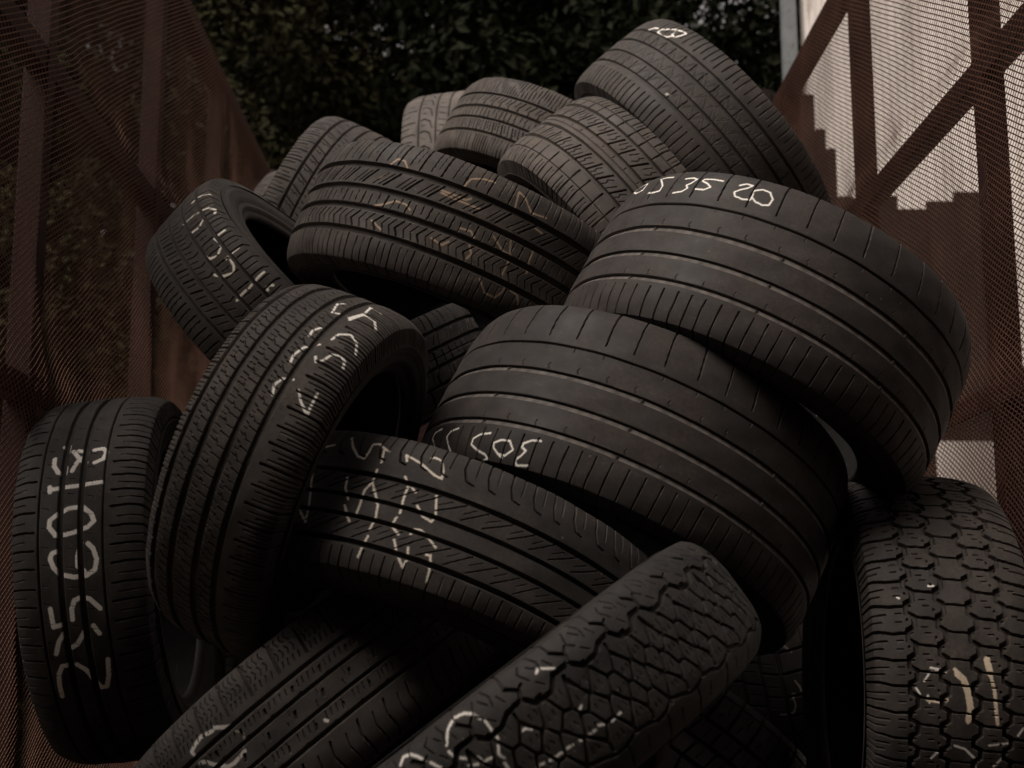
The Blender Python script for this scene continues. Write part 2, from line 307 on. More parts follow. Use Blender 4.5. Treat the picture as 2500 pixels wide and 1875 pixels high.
def make_tyre(P):
    """one tyre: Empty at its centre, local Z = its axle, local X = the side that is most exposed"""
    c = Vector(P['c']); a = Vector(P['a']).normalized(); Rr, W = P['R'], P['W']
    c.z += CAMZ
    v = (Vector((0, 0, CAMZ))-c); u = (v-a*v.dot(a)).normalized(); v2 = a.cross(u)
    root = thing('tyre', P['label'], 'tyre', group='used tyres heaped in the trailer')
    root.matrix_world = Matrix.Translation(c) @ Matrix((u, v2, a)).transposed().to_4x4()
    rng = np.random.default_rng(P['seed'])
    dist = (c-Vector((0, 0, CAMZ))).length
    step = P.get('step', 1.0)*.00145*max(1, dist/2.6)
    arc = R(P.get('arc', 100))
    th = np.concatenate([np.arange(-arc, arc, step/Rr), np.arange(arc, 2*math.pi-arc-.006, .007/Rr)])
    rim = P.get('rim', .68*Rr); SH = Rr-rim
    ty = .47*W
    # --- tread cross section: y is metres from the centre line
    ye = ty*1.13
    ny = int(2*ye/(.00125*P.get('step', 1.0)*max(1, dist/2.6)))
    y = np.linspace(-ye, ye, ny); ay = np.abs(y)/ty
    drop = .0035*ay**2+.0125*ay**6+P.get('round', 0)*np.clip(ay, 0, 1.2)**3
    over = np.clip(ay-1.0, 0, None)
    rad = Rr-drop-over*ty*.95
    off = np.sign(y)*np.minimum(ty*ay, ty+(ay-1)*ty*.42)
    off = np.where(ay > 1, np.sign(y)*(ty+over*ty*.42), y)
    d_o = np.gradient(off); d_r = np.gradient(rad); L = np.hypot(d_o, d_r)
    n_o, n_r = -d_r/L, d_o/L
    # --- height field
    pitch, G, S, vor = pattern(P['kind'], rng)
    A, B, sh = P['A']*W/ty, P['B']*W/ty, P['sh']/ty
    if P.get('nominal'): A, B, sh = .5, .16, 0
    nom = [-1.3, -1, -.5, -.16, .16, .5, 1, 1.3]; act = [-1.3, -1, -A+sh, -B+sh, B+sh, A+sh, 1, 1.3]
    yn = np.interp(y/ty, act, nom)                       # nominal pattern coordinate of each column
    npit = int(round(2*math.pi*Rr/pitch)); pl = 2*math.pi*Rr/npit
    nu = int(pl/.0006)
    ux = (np.arange(nu)/nu)[:, None]*pl; yy = y[None]
    H = np.zeros((nu, ny))
    tomet = lambda q: np.interp(q, nom, act)*ty
    for pts, wd, dp in S:
        for (x0, y0), (x1, y1) in zip(pts[:-1], pts[1:]):
            for k in (-1, 0, 1):
                H = np.maximum(H, cut(sdist(ux, yy, (x0+k)*pl, tomet(y0), (x1+k)*pl, tomet(y1)), wd, dp))
    if vor:
        cs, wd, dp, y0, y1, asp = vor
        C = np.array([(x+k, tomet(q)) for x, q in cs for k in (-1, 0, 1)]); C[:, 0] *= pl
        Dm = np.stack([((ux-q[0])*asp[0])**2+((yy-q[1])*asp[1])**2 for q in C], -1)
        Si = np.partition(Dm, 1, axis=-1)[..., :2]; d1, d2 = np.sqrt(Si[..., 0]), np.sqrt(Si[..., 1])
        band = (yn > y0) & (yn < y1)
        H = np.where(band[None], np.maximum(H, cut((d2-d1)*.5, wd, dp)), H)
    mul = rng.uniform(.86, 1.16, npit); edges = np.concatenate([[0], np.cumsum(mul)]); edges *= 2*math.pi/edges[-1]
    tt = np.mod(th, 2*math.pi); ip = np.clip(np.searchsorted(edges, tt, side='right')-1, 0, npit-1)
    fr = (tt-edges[ip])/(edges[ip+1]-edges[ip])*nu
    i0 = np.floor(fr).astype(int) % nu; f = (fr-np.floor(fr))[:, None]
    h = H[i0]*(1-f)+H[(i0+1) % nu]*f
    g = np.zeros(ny); slope = np.zeros(ny)
    wob = .0006*np.sin(3*th)[:, None]
    for yn0, wd, dp, sl in G:
        yc = tomet(yn0)
        g = np.maximum(g, cut(np.abs(y-yc), wd, dp, .0012 if sl else .0024))
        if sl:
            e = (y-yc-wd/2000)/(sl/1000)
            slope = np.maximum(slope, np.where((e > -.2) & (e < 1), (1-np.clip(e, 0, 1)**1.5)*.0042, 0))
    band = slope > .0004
    brk_ = (np.sin(th*9.3+.7) < .9985)[:, None]
    slope = slope[None]*brk_
    h = np.maximum(np.maximum(h, g[None]), slope)
    wear = P.get('wear', 1.0)
    h = h*wear
    # small chunks and scuffs on the ribs
    lo = .0004*(np.sin(9*th+1)[:, None]*np.sin(y*90)[None]+np.sin(23*th)[:, None]*np.cos(y*140)[None])
    oor = (.0022*np.sin(2*th+P['seed'])+.0012*np.sin(3*th+2*P['seed']))[:, None]
    hh = h+lo-oor
    ro = rad[None]-hh*n_r[None]; oo = off[None]-hh*n_o[None]
    V = np.stack([ro*np.cos(th)[:, None], ro*np.sin(th)[:, None], oo*np.ones_like(ro)], -1)
    # --- chalk marks and tinted groove bands
    attr = np.zeros((len(th), ny, 4), dtype=np.float32)
    thn = np.where(th > math.pi, th-2*math.pi, th)
    if band.any():      # pale dust plus painted-in sky light along the worn chamfer beside each groove
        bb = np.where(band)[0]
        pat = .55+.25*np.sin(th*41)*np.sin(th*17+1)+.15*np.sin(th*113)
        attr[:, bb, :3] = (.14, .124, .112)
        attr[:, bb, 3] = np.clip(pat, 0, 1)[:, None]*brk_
    for wmm, colr, strokes in P.get('chalk', []):
        for st in strokes:
            for (t0, q0), (t1, q1) in zip(st[:-1], st[1:]):
                m = wmm/1000
                ti = np.where((thn > min(t0, t1)-m*2/Rr) & (thn < max(t0, t1)+m*2/Rr))[0]
                yi = np.where((y > min(q0, q1)-m*2) & (y < max(q0, q1)+m*2))[0]
                if len(ti) == 0 or len(yi) == 0: continue
                sub = np.ix_(ti, yi)
                U = (thn[ti]*Rr)[:, None]; Y = y[yi][None]
                dd = sdist(U, Y, t0*Rr, q0, t1*Rr, q1)+.0004*np.sin(U*900)*np.cos(Y*1100)
                al = np.clip((m/2+.0006-dd)/.0012, 0, 1)*np.clip((.0016-h[sub])/.0008, 0, 1)
                q = attr[sub]; better = al > q[..., 3]
                q[better, :3] = colr; q[..., 3] = np.maximum(q[..., 3], al); attr[sub] = q
    has = bool(P.get('chalk'))
    mats = P['mats']
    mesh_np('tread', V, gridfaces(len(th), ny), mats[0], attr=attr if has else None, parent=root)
    # --- sidewalls, beads, liner
    ring = np.array(th[::4]); nr = len(ring)
    oo2 = (.0022*np.sin(2*ring+P['seed'])+.0012*np.sin(3*ring+2*P['seed']))
    def revolve(name, prof, mat, ser=False):
        pr = np.array(prof); t = np.concatenate([[0], np.cumsum(np.hypot(*np.diff(pr, axis=0).T))])
        tn = np.arange(0, t[-1]+1e-9, min(.0025, t[-1]/3)); tn[-1] = t[-1]
        o_ = np.interp(tn, t, pr[:, 0]); r_ = np.interp(tn, t, pr[:, 1])
        ker = np.array([1, 2, 3, 2, 1])/9.
        if len(tn) > 8:
            for _ in range(2):
                o2 = np.convolve(o_, ker, 'same'); r2 = np.convolve(r_, ker, 'same'); o_[2:-2] = o2[2:-2]; r_[2:-2] = r2[2:-2]
        if ser:      # moulded rings and a rim protector
            s_ = np.sign(o_.mean())
            for rr_, wd, hh_ in ((Rr-.036, .0025, .0012), (Rr-.040, .0015, -.0008), (rim+SH*.62, .0018, .0010), (rim+SH*.52, .0018, .0010), (rim+.024, .006, .004), (rim+.036, .0015, -.001)):
                o_ = o_+s_*hh_*np.exp(-((r_-rr_)/wd)**2)
        k = np.clip((r_-rim)/SH, 0, 1)[None]
        rr2 = r_[None]+oo2[:, None]*k
        VV = np.stack([rr2*np.cos(ring)[:, None], rr2*np.sin(ring)[:, None], o_[None]*np.ones_like(rr2)], -1)
        mesh_np(name, VV, gridfaces(nr, len(tn)), mat, smooth=True, parent=root)
    eo, er = ty+.13*ty*.42, rad[-1]
    for s in (-1, 1):
        revolve('sidewall', [(s*(eo-.0015), er+.0005), (s*(W*.492), er-.012), (s*W*.508, Rr-.42*SH), (s*W*.50, Rr-.62*SH), (s*W*.445, rim+.016)], mats[1], ser=True)
        revolve('bead', [(s*W*.445, rim+.016), (s*W*.432, rim+.004), (s*W*.40, rim), (s*W*.37, rim+.004), (s*W*.385, rim+.02)], mats[1])
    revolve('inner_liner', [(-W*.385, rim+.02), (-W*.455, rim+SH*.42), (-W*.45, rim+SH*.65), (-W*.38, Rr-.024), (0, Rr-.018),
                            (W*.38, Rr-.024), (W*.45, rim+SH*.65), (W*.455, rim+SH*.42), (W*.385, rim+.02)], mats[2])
    return root

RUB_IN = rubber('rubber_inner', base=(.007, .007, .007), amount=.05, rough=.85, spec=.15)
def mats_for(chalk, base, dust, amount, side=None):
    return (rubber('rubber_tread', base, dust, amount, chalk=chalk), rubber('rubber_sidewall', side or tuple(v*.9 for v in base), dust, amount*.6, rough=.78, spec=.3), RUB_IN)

# ------------------------------------------------------------------ DATA (poses are world metres relative to the camera point)
TYRES = []
TYRES = [
  {'kind': 'tri','label': 'largest tyre at top right of the heap,looped digits chalked on its upper shoulder','c': [0.5727,3.6349,1.2358],'a': [-0.7636,0.0784,-0.6409],'R': 0.3942,'W': 0.2768,'A': 0.2243,'B': 0.0789,'sh': -0.0044,'base': (0.039,0.035,0.033),'amount': 0.35,'chalk': [(5,(0.88,0.84,0.78),[[(0.9963,-0.0755),(0.9898,-0.0864),(0.896,-0.1034),(0.8198,-0.1108),(0.7893,-0.11)],[(0.7893,-0.11),(0.7971,-0.0959),(0.8229,-0.0828),(0.8654,-0.0866),(0.8752,-0.0997)],[(0.9897,-0.0738),(0.9221,-0.0689),(0.8741,-0.0725),(0.8497,-0.0822)],[(1.1162,-0.0696),(1.0796,-0.0826),(1.0353,-0.085)]]),(6,(0.5,0.46,0.42),[[(0.4969,0.0451),(0.4754,0.0422)]])]},
  {'kind': 'fine','label': 'dusty tyre with fine sipes between the farthest pale tyre and the largest one','c': [0.1687,3.7115,1.2225],'a': [-0.4719,-0.0084,-0.8816],'R': 0.3213,'W': 0.2359,'A': 0.2355,'B': 0.07,'sh': 0.0044,'base': (0.066,0.058,0.053),'amount': 0.5},
  {'kind': 'sweep','label': 'pale grey tyre with curved sweeping grooves,farthest back in the heap','c': [-0.085,4.301,1.3519],'a': [0.9847,-0.1621,0.0642],'R': 0.3231,'W': 0.2566,'A': 0.2595,'B': 0.0707,'sh': 0.0012,'base': (0.085,0.075,0.0682),'amount': 0.95,'dust': (0.22,0.19,0.17)},
  {'kind': 'block4','label': 'dusty tyre with slanted blocks wedged under the largest tyre,black opening at its left','c': [0.3022,3.1562,0.9035],'a': [-0.787,-0.0181,-0.6167],'R': 0.3102,'W': 0.2625,'A': 0.2228,'B': 0.0628,'sh': -0.0113,'base': (0.066,0.058,0.053),'amount': 0.5},
  {'kind': 'sip','label': 'tyre leaning back at the far left of the heap top with dense shoulder sipes','c': [-0.4733,3.8629,1.0905],'a': [0.9028,0.0016,-0.4301],'R': 0.3333,'W': 0.2316,'A': 0.2389,'B': 0.0751,'sh': 0.001,'base': (0.056,0.05,0.047),'amount': 0.42},
  {'kind': 'rib5','label': 'five ribbed tyre in the upper middle covered in faded orange chalk scrawls','c': [-0.0533,2.8287,0.7232],'a': [-0.3671,-0.0212,-0.9299],'R': 0.3483,'W': 0.2527,'A': 0.2603,'B': 0.0774,'sh': 0.003,'base': (0.039,0.035,0.033),'amount': 0.55,'chalk': [(3.8,(0.34,0.245,0.17),[[(0.6079,-0.0686),(0.5813,-0.0829),(0.5351,-0.0824),(0.5026,-0.0704)],[(0.6358,-0.038),(0.6038,-0.0489)],[(0.1677,-0.0686),(0.1499,-0.087),(0.0925,-0.0967),(0.0266,-0.0992)],[(-0.1124,-0.0998),(-0.1227,-0.0695)],[(-0.1149,-0.102),(-0.1571,-0.0965),(-0.215,-0.0743),(-0.3056,-0.0794)],[(0.2813,-0.0474),(0.1308,-0.0453),(0.109,-0.0518)],[(0.2651,-0.0422),(0.1628,-0.0392),(0.046,-0.0396)],[(0.6036,0.0176),(0.5452,0.0099),(0.4839,-0.0021),(0.4183,-0.0009),(0.3879,0.0067)],[(0.5774,0.0444),(0.4905,0.0588)],[(0.2217,0.0441),(0.1566,0.0495),(0.13,0.039)],[(0.1079,0.0079),(0.0424,0.0055),(0.0084,0.018)],[(0.023,0.0307),(-0.0026,0.0443),(0.0119,0.0569)],[(-0.0765,-0.0021),(-0.1465,0.0147),(-0.1998,0.0165)],[(-0.1681,-0.0099),(-0.1983,0.0237),(-0.1956,0.0556)],[(-0.3032,-0.0115),(-0.3036,0.006),(-0.3149,0.0322)],[(-0.2649,-0.0509),(-0.3116,-0.0484)],[(-0.0933,0.0797),(-0.1463,0.099),(-0.2078,0.0995),(-0.2317,0.0852),(-0.2348,0.0708)],[(-0.2717,0.0751),(-0.3182,0.0778),(-0.3411,0.0915)]])]},
  {'kind': 'curvy','label': 'tyre near the left mesh side,hole and sidewall turned up,white strokes on tread','c': [-0.443,3.0961,0.7032],'a': [0.691,-0.2947,0.6601],'R': 0.332,'W': 0.225,'A': 0.239,'B': 0.074,'sh': 0.023,'base': (0.039,0.035,0.033),'amount': 0.3,'rim': 0.203,'chalk': [(5.5,(0.85,0.79,0.69),[[(-1.0274,0.028),(-1.0208,0.0516),(-0.9775,0.0914),(-0.925,0.103),(-0.8893,0.0979)],[(-0.8796,0.0597),(-0.8962,0.0659),(-0.9042,0.0707)],[(-0.9274,0.0296),(-0.8848,0.0347),(-0.8726,0.0513)],[(-0.702,0.0959),(-0.6958,0.0693),(-0.6378,0.0742),(-0.6095,0.0691),(-0.5888,0.0586)],[(-0.6439,0.0323),(-0.6044,0.0372),(-0.5837,0.0501)],[(-0.5259,0.0959),(-0.5212,0.0625)],[(-0.4938,0.0693),(-0.4454,0.0662),(-0.4237,0.0598)],[(-0.4994,0.0242),(-0.455,0.0332),(-0.4187,0.0547)],[(-0.2872,0.1005),(-0.2756,0.0596)],[(-0.279,0.0518),(-0.2805,0.0363),(-0.2764,0.0243)],[(-0.1846,0.096),(-0.1975,0.0934),(-0.2034,0.0849),(-0.1832,0.0832)],[(-1.1575,0.1066),(-1.1958,0.0781),(-1.1845,0.0626)]])]},
  {'kind': 'summer','label': 'wide smooth worn tyre at the right with 305 35 20 chalked along its top edge','c': [0.4807,2.4709,0.4906],'a': [-0.4719,-0.1352,-0.8712],'R': 0.3476,'W': 0.308,'A': 0.2342,'B': 0.0808,'sh': 0.0062,'base': (0.027,0.0245,0.0235),'amount': 0.42,'wear': 0.85,'dust': (0.105,0.075,0.063),'chalk': [(3.1,(0.88,0.84,0.78),[[(1.4207,-0.1008),(1.4241,-0.1318),(1.4242,-0.1463),(1.4234,-0.1551),(1.3272,-0.1502)],[(1.1056,-0.1314),(1.1987,-0.1345),(1.2091,-0.1204),(1.1361,-0.1083),(1.0787,-0.1111),(1.0834,-0.1252),(1.1193,-0.1341)],[(0.8791,-0.1312),(0.9304,-0.1329),(0.9767,-0.1307),(0.9311,-0.1187),(0.8997,-0.1079),(0.8975,-0.0971),(0.9423,-0.0951),(0.9875,-0.0968)],[(0.7732,-0.1235),(0.7239,-0.1255),(0.6953,-0.1224),(0.7113,-0.113),(0.734,-0.1076),(0.7133,-0.0999),(0.7318,-0.0919),(0.7838,-0.0887)],[(0.543,-0.1232),(0.602,-0.1248),(0.651,-0.1232),(0.6552,-0.1187),(0.6127,-0.1127),(0.5848,-0.1061),(0.614,-0.0992),(0.6622,-0.0992)],[(0.4468,-0.12),(0.4191,-0.1262),(0.3856,-0.1255),(0.4009,-0.1176),(0.4313,-0.1111),(0.4522,-0.1047),(0.4375,-0.0965),(0.3949,-0.0941),(0.3594,-0.0964),(0.3586,-0.1054),(0.3677,-0.1145),(0.3579,-0.1168)],[(0.3579,-0.1168),(0.3301,-0.1224),(0.29,-0.1207),(0.2622,-0.1091),(0.2643,-0.0963),(0.2912,-0.0929),(0.3327,-0.0956),(0.3526,-0.1009)]])]},
  {'kind': 'summer','label': 'wide smooth worn tyre in the centre with 305 chalked upside down on its lowest rib','c': [0.2429,2.4701,0.2497],'a': [-0.4201,-0.2032,-0.8844],'R': 0.3599,'W': 0.3143,'A': 0.2338,'B': 0.0797,'sh': 0.0081,'base': (0.025,0.023,0.022),'amount': 0.4,'wear': 0.85,'dust': (0.105,0.075,0.063),'chalk': [(3.4,(0.88,0.84,0.78),[[(0.4246,0.1011),(0.4684,0.1038),(0.502,0.1114),(0.5022,0.1176),(0.4788,0.1217),(0.4928,0.1307),(0.5168,0.1389),(0.5031,0.1454),(0.447,0.1417)],[(0.5427,0.124),(0.5737,0.1123),(0.6192,0.1137),(0.6532,0.1203),(0.6464,0.1278),(0.6151,0.1353),(0.5763,0.1358),(0.5448,0.1257)],[(0.6218,0.1341),(0.5892,0.1398)],[(0.6923,0.1054),(0.7495,0.1094),(0.7858,0.1174),(0.7857,0.1269),(0.738,0.135),(0.6886,0.1393),(0.6697,0.1446),(0.7105,0.1513)],[(0.9178,0.1006),(0.9725,0.1047),(0.9959,0.114),(0.9637,0.1277),(0.9339,0.1378)],[(1.0687,0.0983),(1.1342,0.1018),(1.1456,0.1112),(1.0973,0.127)]])]},
  {'kind': 'tour','label': 'tyre leaning left of centre with chalk curves on its right ribs beside a dark opening','c': [-0.3011,2.2512,0.2506],'a': [0.9096,-0.1675,-0.3801],'R': 0.2946,'W': 0.2033,'A': 0.257,'B': 0.097,'sh': -0.025,'base': (0.039,0.035,0.033),'amount': 0.45,'chalk': [(4,(0.88,0.84,0.78),[[(-0.4963,0.0149),(-0.5465,0.0123),(-0.615,0.0178),(-0.6683,0.0345)],[(-0.3018,0.0186),(-0.3548,0.0129),(-0.4016,0.0192),(-0.4179,0.0332)],[(-0.9422,0.0115),(-1.0598,0.003),(-1.0952,0.0098)],[(-0.9422,0.0115),(-0.969,0.0307),(-1.0234,0.0258)],[(-0.6982,0.0127),(-0.7425,0.0112),(-0.7851,0.0186)],[(-0.5848,0.041),(-0.557,0.0468),(-0.5823,0.0539),(-0.6383,0.0589),(-0.6591,0.0696),(-0.6427,0.0792),(-0.6023,0.0827)],[(-0.3765,0.0481),(-0.3296,0.0583),(-0.2759,0.0761),(-0.3328,0.0742),(-0.3992,0.0734)],[(-0.7335,0.0438),(-0.7896,0.0464),(-0.8251,0.0608),(-0.7901,0.076),(-0.7264,0.0843)],[(-0.9391,0.0409),(-1.0531,0.0479),(-1.1856,0.0422)],[(-0.9534,0.0377),(-1.0607,0.0457),(-1.0426,0.0685),(-0.9726,0.081)],[(-1.1976,0.0396),(-1.1855,0.0618)]])]},
  {'kind': 'cross','label': 'leftmost standing tyre marked 235 60 18 in thick white paint','c': [-0.7192,2.8651,0.1121],'a': [0.9954,0.0071,0.0959],'R': 0.3542,'W': 0.2475,'A': 0.2287,'B': 0.0722,'sh': -0.0094,'base': (0.031,0.0285,0.0275),'amount': 0.25,'chalk': [(8.5,(0.88,0.84,0.78),[[(-0.7592,-0.0321),(-0.7629,-0.0244),(-0.7113,-0.025)],[(-0.6822,-0.047),(-0.6347,-0.0464),(-0.5864,-0.0367),(-0.5767,-0.024),(-0.6157,-0.0239)],[(-0.5893,-0.0121),(-0.6437,-0.0049),(-0.6866,0.0089),(-0.7112,0.0094),(-0.7229,-0.0052)],[(-0.72,-0.0145),(-0.6534,0.0009),(-0.6382,0.0108)],[(-0.7187,0.0231),(-0.7258,0.0384),(-0.6978,0.0458),(-0.6511,0.0414),(-0.6329,0.0265)],[(-0.4898,-0.0488),(-0.4925,-0.0244),(-0.4984,0.0061),(-0.5077,0.0426)],[(-0.5053,-0.0493),(-0.4745,-0.0483)],[(-0.2427,-0.0355),(-0.2816,-0.0463),(-0.3177,-0.0452),(-0.3506,-0.0305),(-0.3736,-0.0126),(-0.376,0.0116),(-0.334,0.0273),(-0.2959,0.0321),(-0.2671,0.0217),(-0.2497,0.0036),(-0.2377,-0.0174),(-0.2383,-0.0355)],[(-0.158,-0.031),(-0.1479,-0.0416),(-0.1228,-0.0447),(-0.0783,-0.0392),(-0.041,-0.0278),(-0.0218,-0.0042),(-0.0246,0.0168),(-0.0504,0.0322),(-0.1008,0.036),(-0.1542,0.0305),(-0.1828,0.0217)],[(-0.1861,0.0096),(-0.127,0.0033),(-0.0755,0.0027),(-0.0467,0.0142)],[(0.1241,-0.0498),(0.2163,-0.0473),(0.2043,-0.0274)],[(0.1864,-0.0132),(0.1344,-0.0128),(0.0929,-0.007),(0.0791,0.0053),(0.0917,0.0199),(0.1437,0.0362)],[(0.3559,-0.0495),(0.2938,-0.0418),(0.252,-0.0309),(0.2714,-0.0258)],[(0.3278,-0.0196),(0.3124,-0.0098),(0.2534,0.0049)],[(0.2269,0.021),(0.2695,0.0297)],[(0.6027,-0.0548),(0.5322,-0.0544),(0.4713,-0.0518),(0.4247,-0.043),(0.4198,-0.0276)],[(0.4231,-0.0173),(0.4572,-0.0028),(0.5164,0.0071),(0.5678,0.0174),(0.5656,0.0267),(0.4995,0.0339),(0.4112,0.0376)]])]},
  {'kind': 'vsport','label': 'ribbed tyre below the centre with tall white chalk scribbles crossing its ribs','c': [-0.0716,2.3867,0.0182],'a': [-0.3379,-0.3393,-0.8779],'R': 0.4127,'W': 0.2315,'A': 0.232,'B': 0.066,'sh': 0.021,'base': (0.031,0.0285,0.0275),'amount': 0.35,'chalk': [(3.6,(0.8,0.72,0.62),[[(0.5933,-0.0911),(0.5618,-0.0738),(0.5227,-0.059),(0.4941,-0.0562),(0.4897,-0.0686),(0.4917,-0.0838),(0.4665,-0.087),(0.4426,-0.0811),(0.4175,-0.077)],[(0.4394,-0.0813),(0.4228,-0.0555)],[(0.3357,-0.0667),(0.3495,-0.0773),(0.2852,-0.0694),(0.221,-0.0568),(0.1932,-0.0547),(0.1996,-0.0686),(0.2202,-0.0837),(0.2484,-0.0859),(0.2589,-0.0831)],[(0.4257,-0.0418),(0.4229,-0.0227),(0.4371,-0.0068),(0.4302,0.0189),(0.4288,0.0361)],[(0.4261,-0.0224),(0.3939,-0.0047),(0.3713,0.0105)],[(0.5241,-0.0213),(0.512,-0.0042),(0.4821,0.0129)],[(0.4847,0.0233),(0.4543,0.0412),(0.4422,0.0459)],[(0.3178,-0.0419),(0.293,-0.03),(0.2901,-0.0071),(0.2814,0.015)],[(0.2871,-0.0307),(0.2595,-0.0224)],[(0.234,-0.0026),(0.2024,0.0104),(0.1673,0.0139),(0.1605,0.0043),(0.1861,-0.0265)],[(0.4077,-0.0114),(0.3675,0.011),(0.3551,0.0327),(0.3601,0.0503)],[(0.3554,0.0611),(0.3649,0.0929)],[(0.286,0.0235),(0.2919,0.037),(0.2566,0.0467)],[(0.2634,0.056),(0.2354,0.0747),(0.2021,0.0895),(0.195,0.0775),(0.2076,0.0612)],[(0.2171,0.0415),(0.2131,0.0325),(0.1895,0.0306),(0.1489,0.0402),(0.1194,0.0482)],[(0.1404,0.0626),(0.1256,0.0617),(0.1125,0.0789),(0.1065,0.0971)],[(0.6787,0.0325),(0.6099,0.0581),(0.6282,0.0281),(0.6756,-0.0215)],[(0.7019,-0.0672),(0.6447,-0.0742)]])]},
  {'kind': 'mud','label': 'dark lugged tyre glimpsed in the gap to the left of the wide centre tyre','c': [-0.2294,3.0367,0.511],'a': [0.4937,0.1384,-0.8586],'R': 0.2555,'W': 0.1991,'A': 0.264,'B': 0.0902,'sh': 0.0009,'base': (0.031,0.0285,0.0275),'amount': 0.3},
  {'kind': 'comfort','label': 'tyre lying diagonally at the bottom left with a chalk loop near the lower edge','c': [-0.2683,2.3916,-0.1398],'a': [0.6373,-0.0617,-0.7681],'R': 0.3478,'W': 0.2221,'A': 0.2046,'B': 0.073,'sh': 0.0007,'base': (0.085,0.079,0.075),'amount': 0.35,'chalk': [(6,(0.88,0.84,0.78),[[(0.2963,-0.0457),(0.3246,-0.051),(0.3614,-0.0599)],[(0.3741,-0.0581),(0.4309,-0.0631),(0.4741,-0.0601),(0.5035,-0.056),(0.5014,-0.0463)],[(0.5015,-0.0358),(0.481,-0.0331),(0.457,-0.0215),(0.419,-0.0088)],[(0.3155,-0.0066),(0.3806,-0.0036),(0.4249,-0.0065)]]),(3,(0.4,0.36,0.3),[[(0.2947,-0.0361),(0.276,-0.0269),(0.2933,-0.0161),(0.3093,-0.0127)]]),(5,(0.88,0.84,0.78),[[(-0.0093,0.0321),(-0.0144,0.0348)]])]},
  {'kind': 'at1','label': 'all terrain tyre with interlocking blocks and broken chalk curves,diagonal at the bottom centre','c': [0.0427,2.0017,-0.1522],'a': [0.5999,-0.0406,-0.799],'R': 0.3737,'W': 0.1823,'A': 0.2495,'B': 0.09,'sh': -0.0023,'base': (0.023,0.0215,0.0205),'amount': 0.2,'nominal': True,'round': 0.01,'chalk': [(3.1,(0.88,0.84,0.78),[[(0.1721,-0.0619),(0.1437,-0.0742),(0.1105,-0.0802),(0.0737,-0.0776),(0.0519,-0.0711),(0.0415,-0.0623)],[(0.033,-0.0562),(0.0325,-0.0322)],[(0.3375,-0.0751),(0.3182,-0.0807),(0.2929,-0.0786),(0.2712,-0.0714),(0.2533,-0.0624)],[(0.2427,-0.0571),(0.2231,-0.0456)],[(-0.18,-0.0634),(-0.1932,-0.0663),(-0.2331,-0.0555)],[(-0.2445,-0.0383),(-0.25,-0.0252)],[(-0.2116,-0.0024),(-0.2273,-0.0045)],[(-0.2773,0.0294),(-0.3152,0.0281)],[(-0.2306,0.0231),(-0.2577,0.0279)],[(-0.1554,0.0239),(-0.2173,0.0258)],[(-0.0471,0.0213),(-0.0948,0.0221)],[(-0.1104,0.0215),(-0.1351,0.0233)],[(-0.0107,0.0186),(-0.0343,0.019)],[(0.1768,-0.0544),(0.1684,-0.0446),(0.1344,-0.0335)],[(0.1125,-0.0305),(0.1072,-0.0228),(0.0783,-0.0198)],[(0.0439,-0.0265),(0.0579,-0.0179),(0.0493,-0.0118)],[(-0.034,-0.0237),(-0.053,-0.0227),(-0.0651,-0.0183)],[(0.1507,-0.029),(0.1255,-0.0241)],[(0.059,-0.007),(0.0589,-0.0002)]])]},
  {'kind': 'at2','label': 'all terrain tyre with five rows of hexagonal blocks standing at the right mesh side','c': [0.7316,2.518,-0.0843],'a': [0.9978,-0.0612,-0.0253],'R': 0.3587,'W': 0.2626,'A': 0.2653,'B': 0.0927,'sh': 0.0011,'base': (0.039,0.035,0.033),'amount': 0.35,'nominal': True,'round': 0.006,'chalk': [(10,(0.72,0.6,0.45),[[(-0.0432,-0.0053),(-0.0219,0.0036),(0.0435,0.0101),(0.1019,0.0129),(0.1426,0.0097)],[(-0.1057,0.0394),(-0.0469,0.0434)]]),(5.5,(0.72,0.6,0.45),[[(-0.0469,0.0434),(0.026,0.0488),(0.1136,0.0508),(0.1576,0.0526)],[(0.0664,-0.0499),(0.0726,-0.0341),(0.0643,-0.0223)],[(-0.0614,-0.0089),(-0.0219,0.0036)],[(0.1537,0.009),(0.1091,0.0142)]]),(3.5,(0.88,0.84,0.78),[[(-0.0102,-0.0545),(-0.0476,-0.046),(-0.0493,-0.0223)],[(0.0481,-0.0497),(0.0772,-0.0473)],[(-0.0661,-0.0444),(-0.0596,-0.0327),(-0.0642,-0.0207)],[(0.0201,-0.0666),(0.0417,-0.0615)],[(0.2524,-0.0101),(0.2663,0.0058),(0.3034,0.0194),(0.3492,0.0216)],[(0.2647,-0.0204),(0.2772,-0.0333),(0.3088,-0.0434)],[(0.2481,0.0409),(0.2383,0.0682)],[(0.2919,0.0637),(0.3397,0.0489)],[(0.1767,0.0918),(0.2071,0.0836)],[(-0.4233,-0.0372),(-0.4239,-0.0291)],[(-0.3706,-0.0853),(-0.3675,-0.0827)]])]},
  {'kind': 'lt','label': 'worn truck tyre at the bottom edge,right of the diagonal all terrain tyre','c': [0.3551,3.0834,-0.2466],'a': [-0.5712,-0.1928,-0.7978],'R': 0.3471,'W': 0.2476,'A': 0.27,'B': 0.09,'sh': 0.0,'base': (0.085,0.081,0.077),'amount': 0.3,'nominal': True},
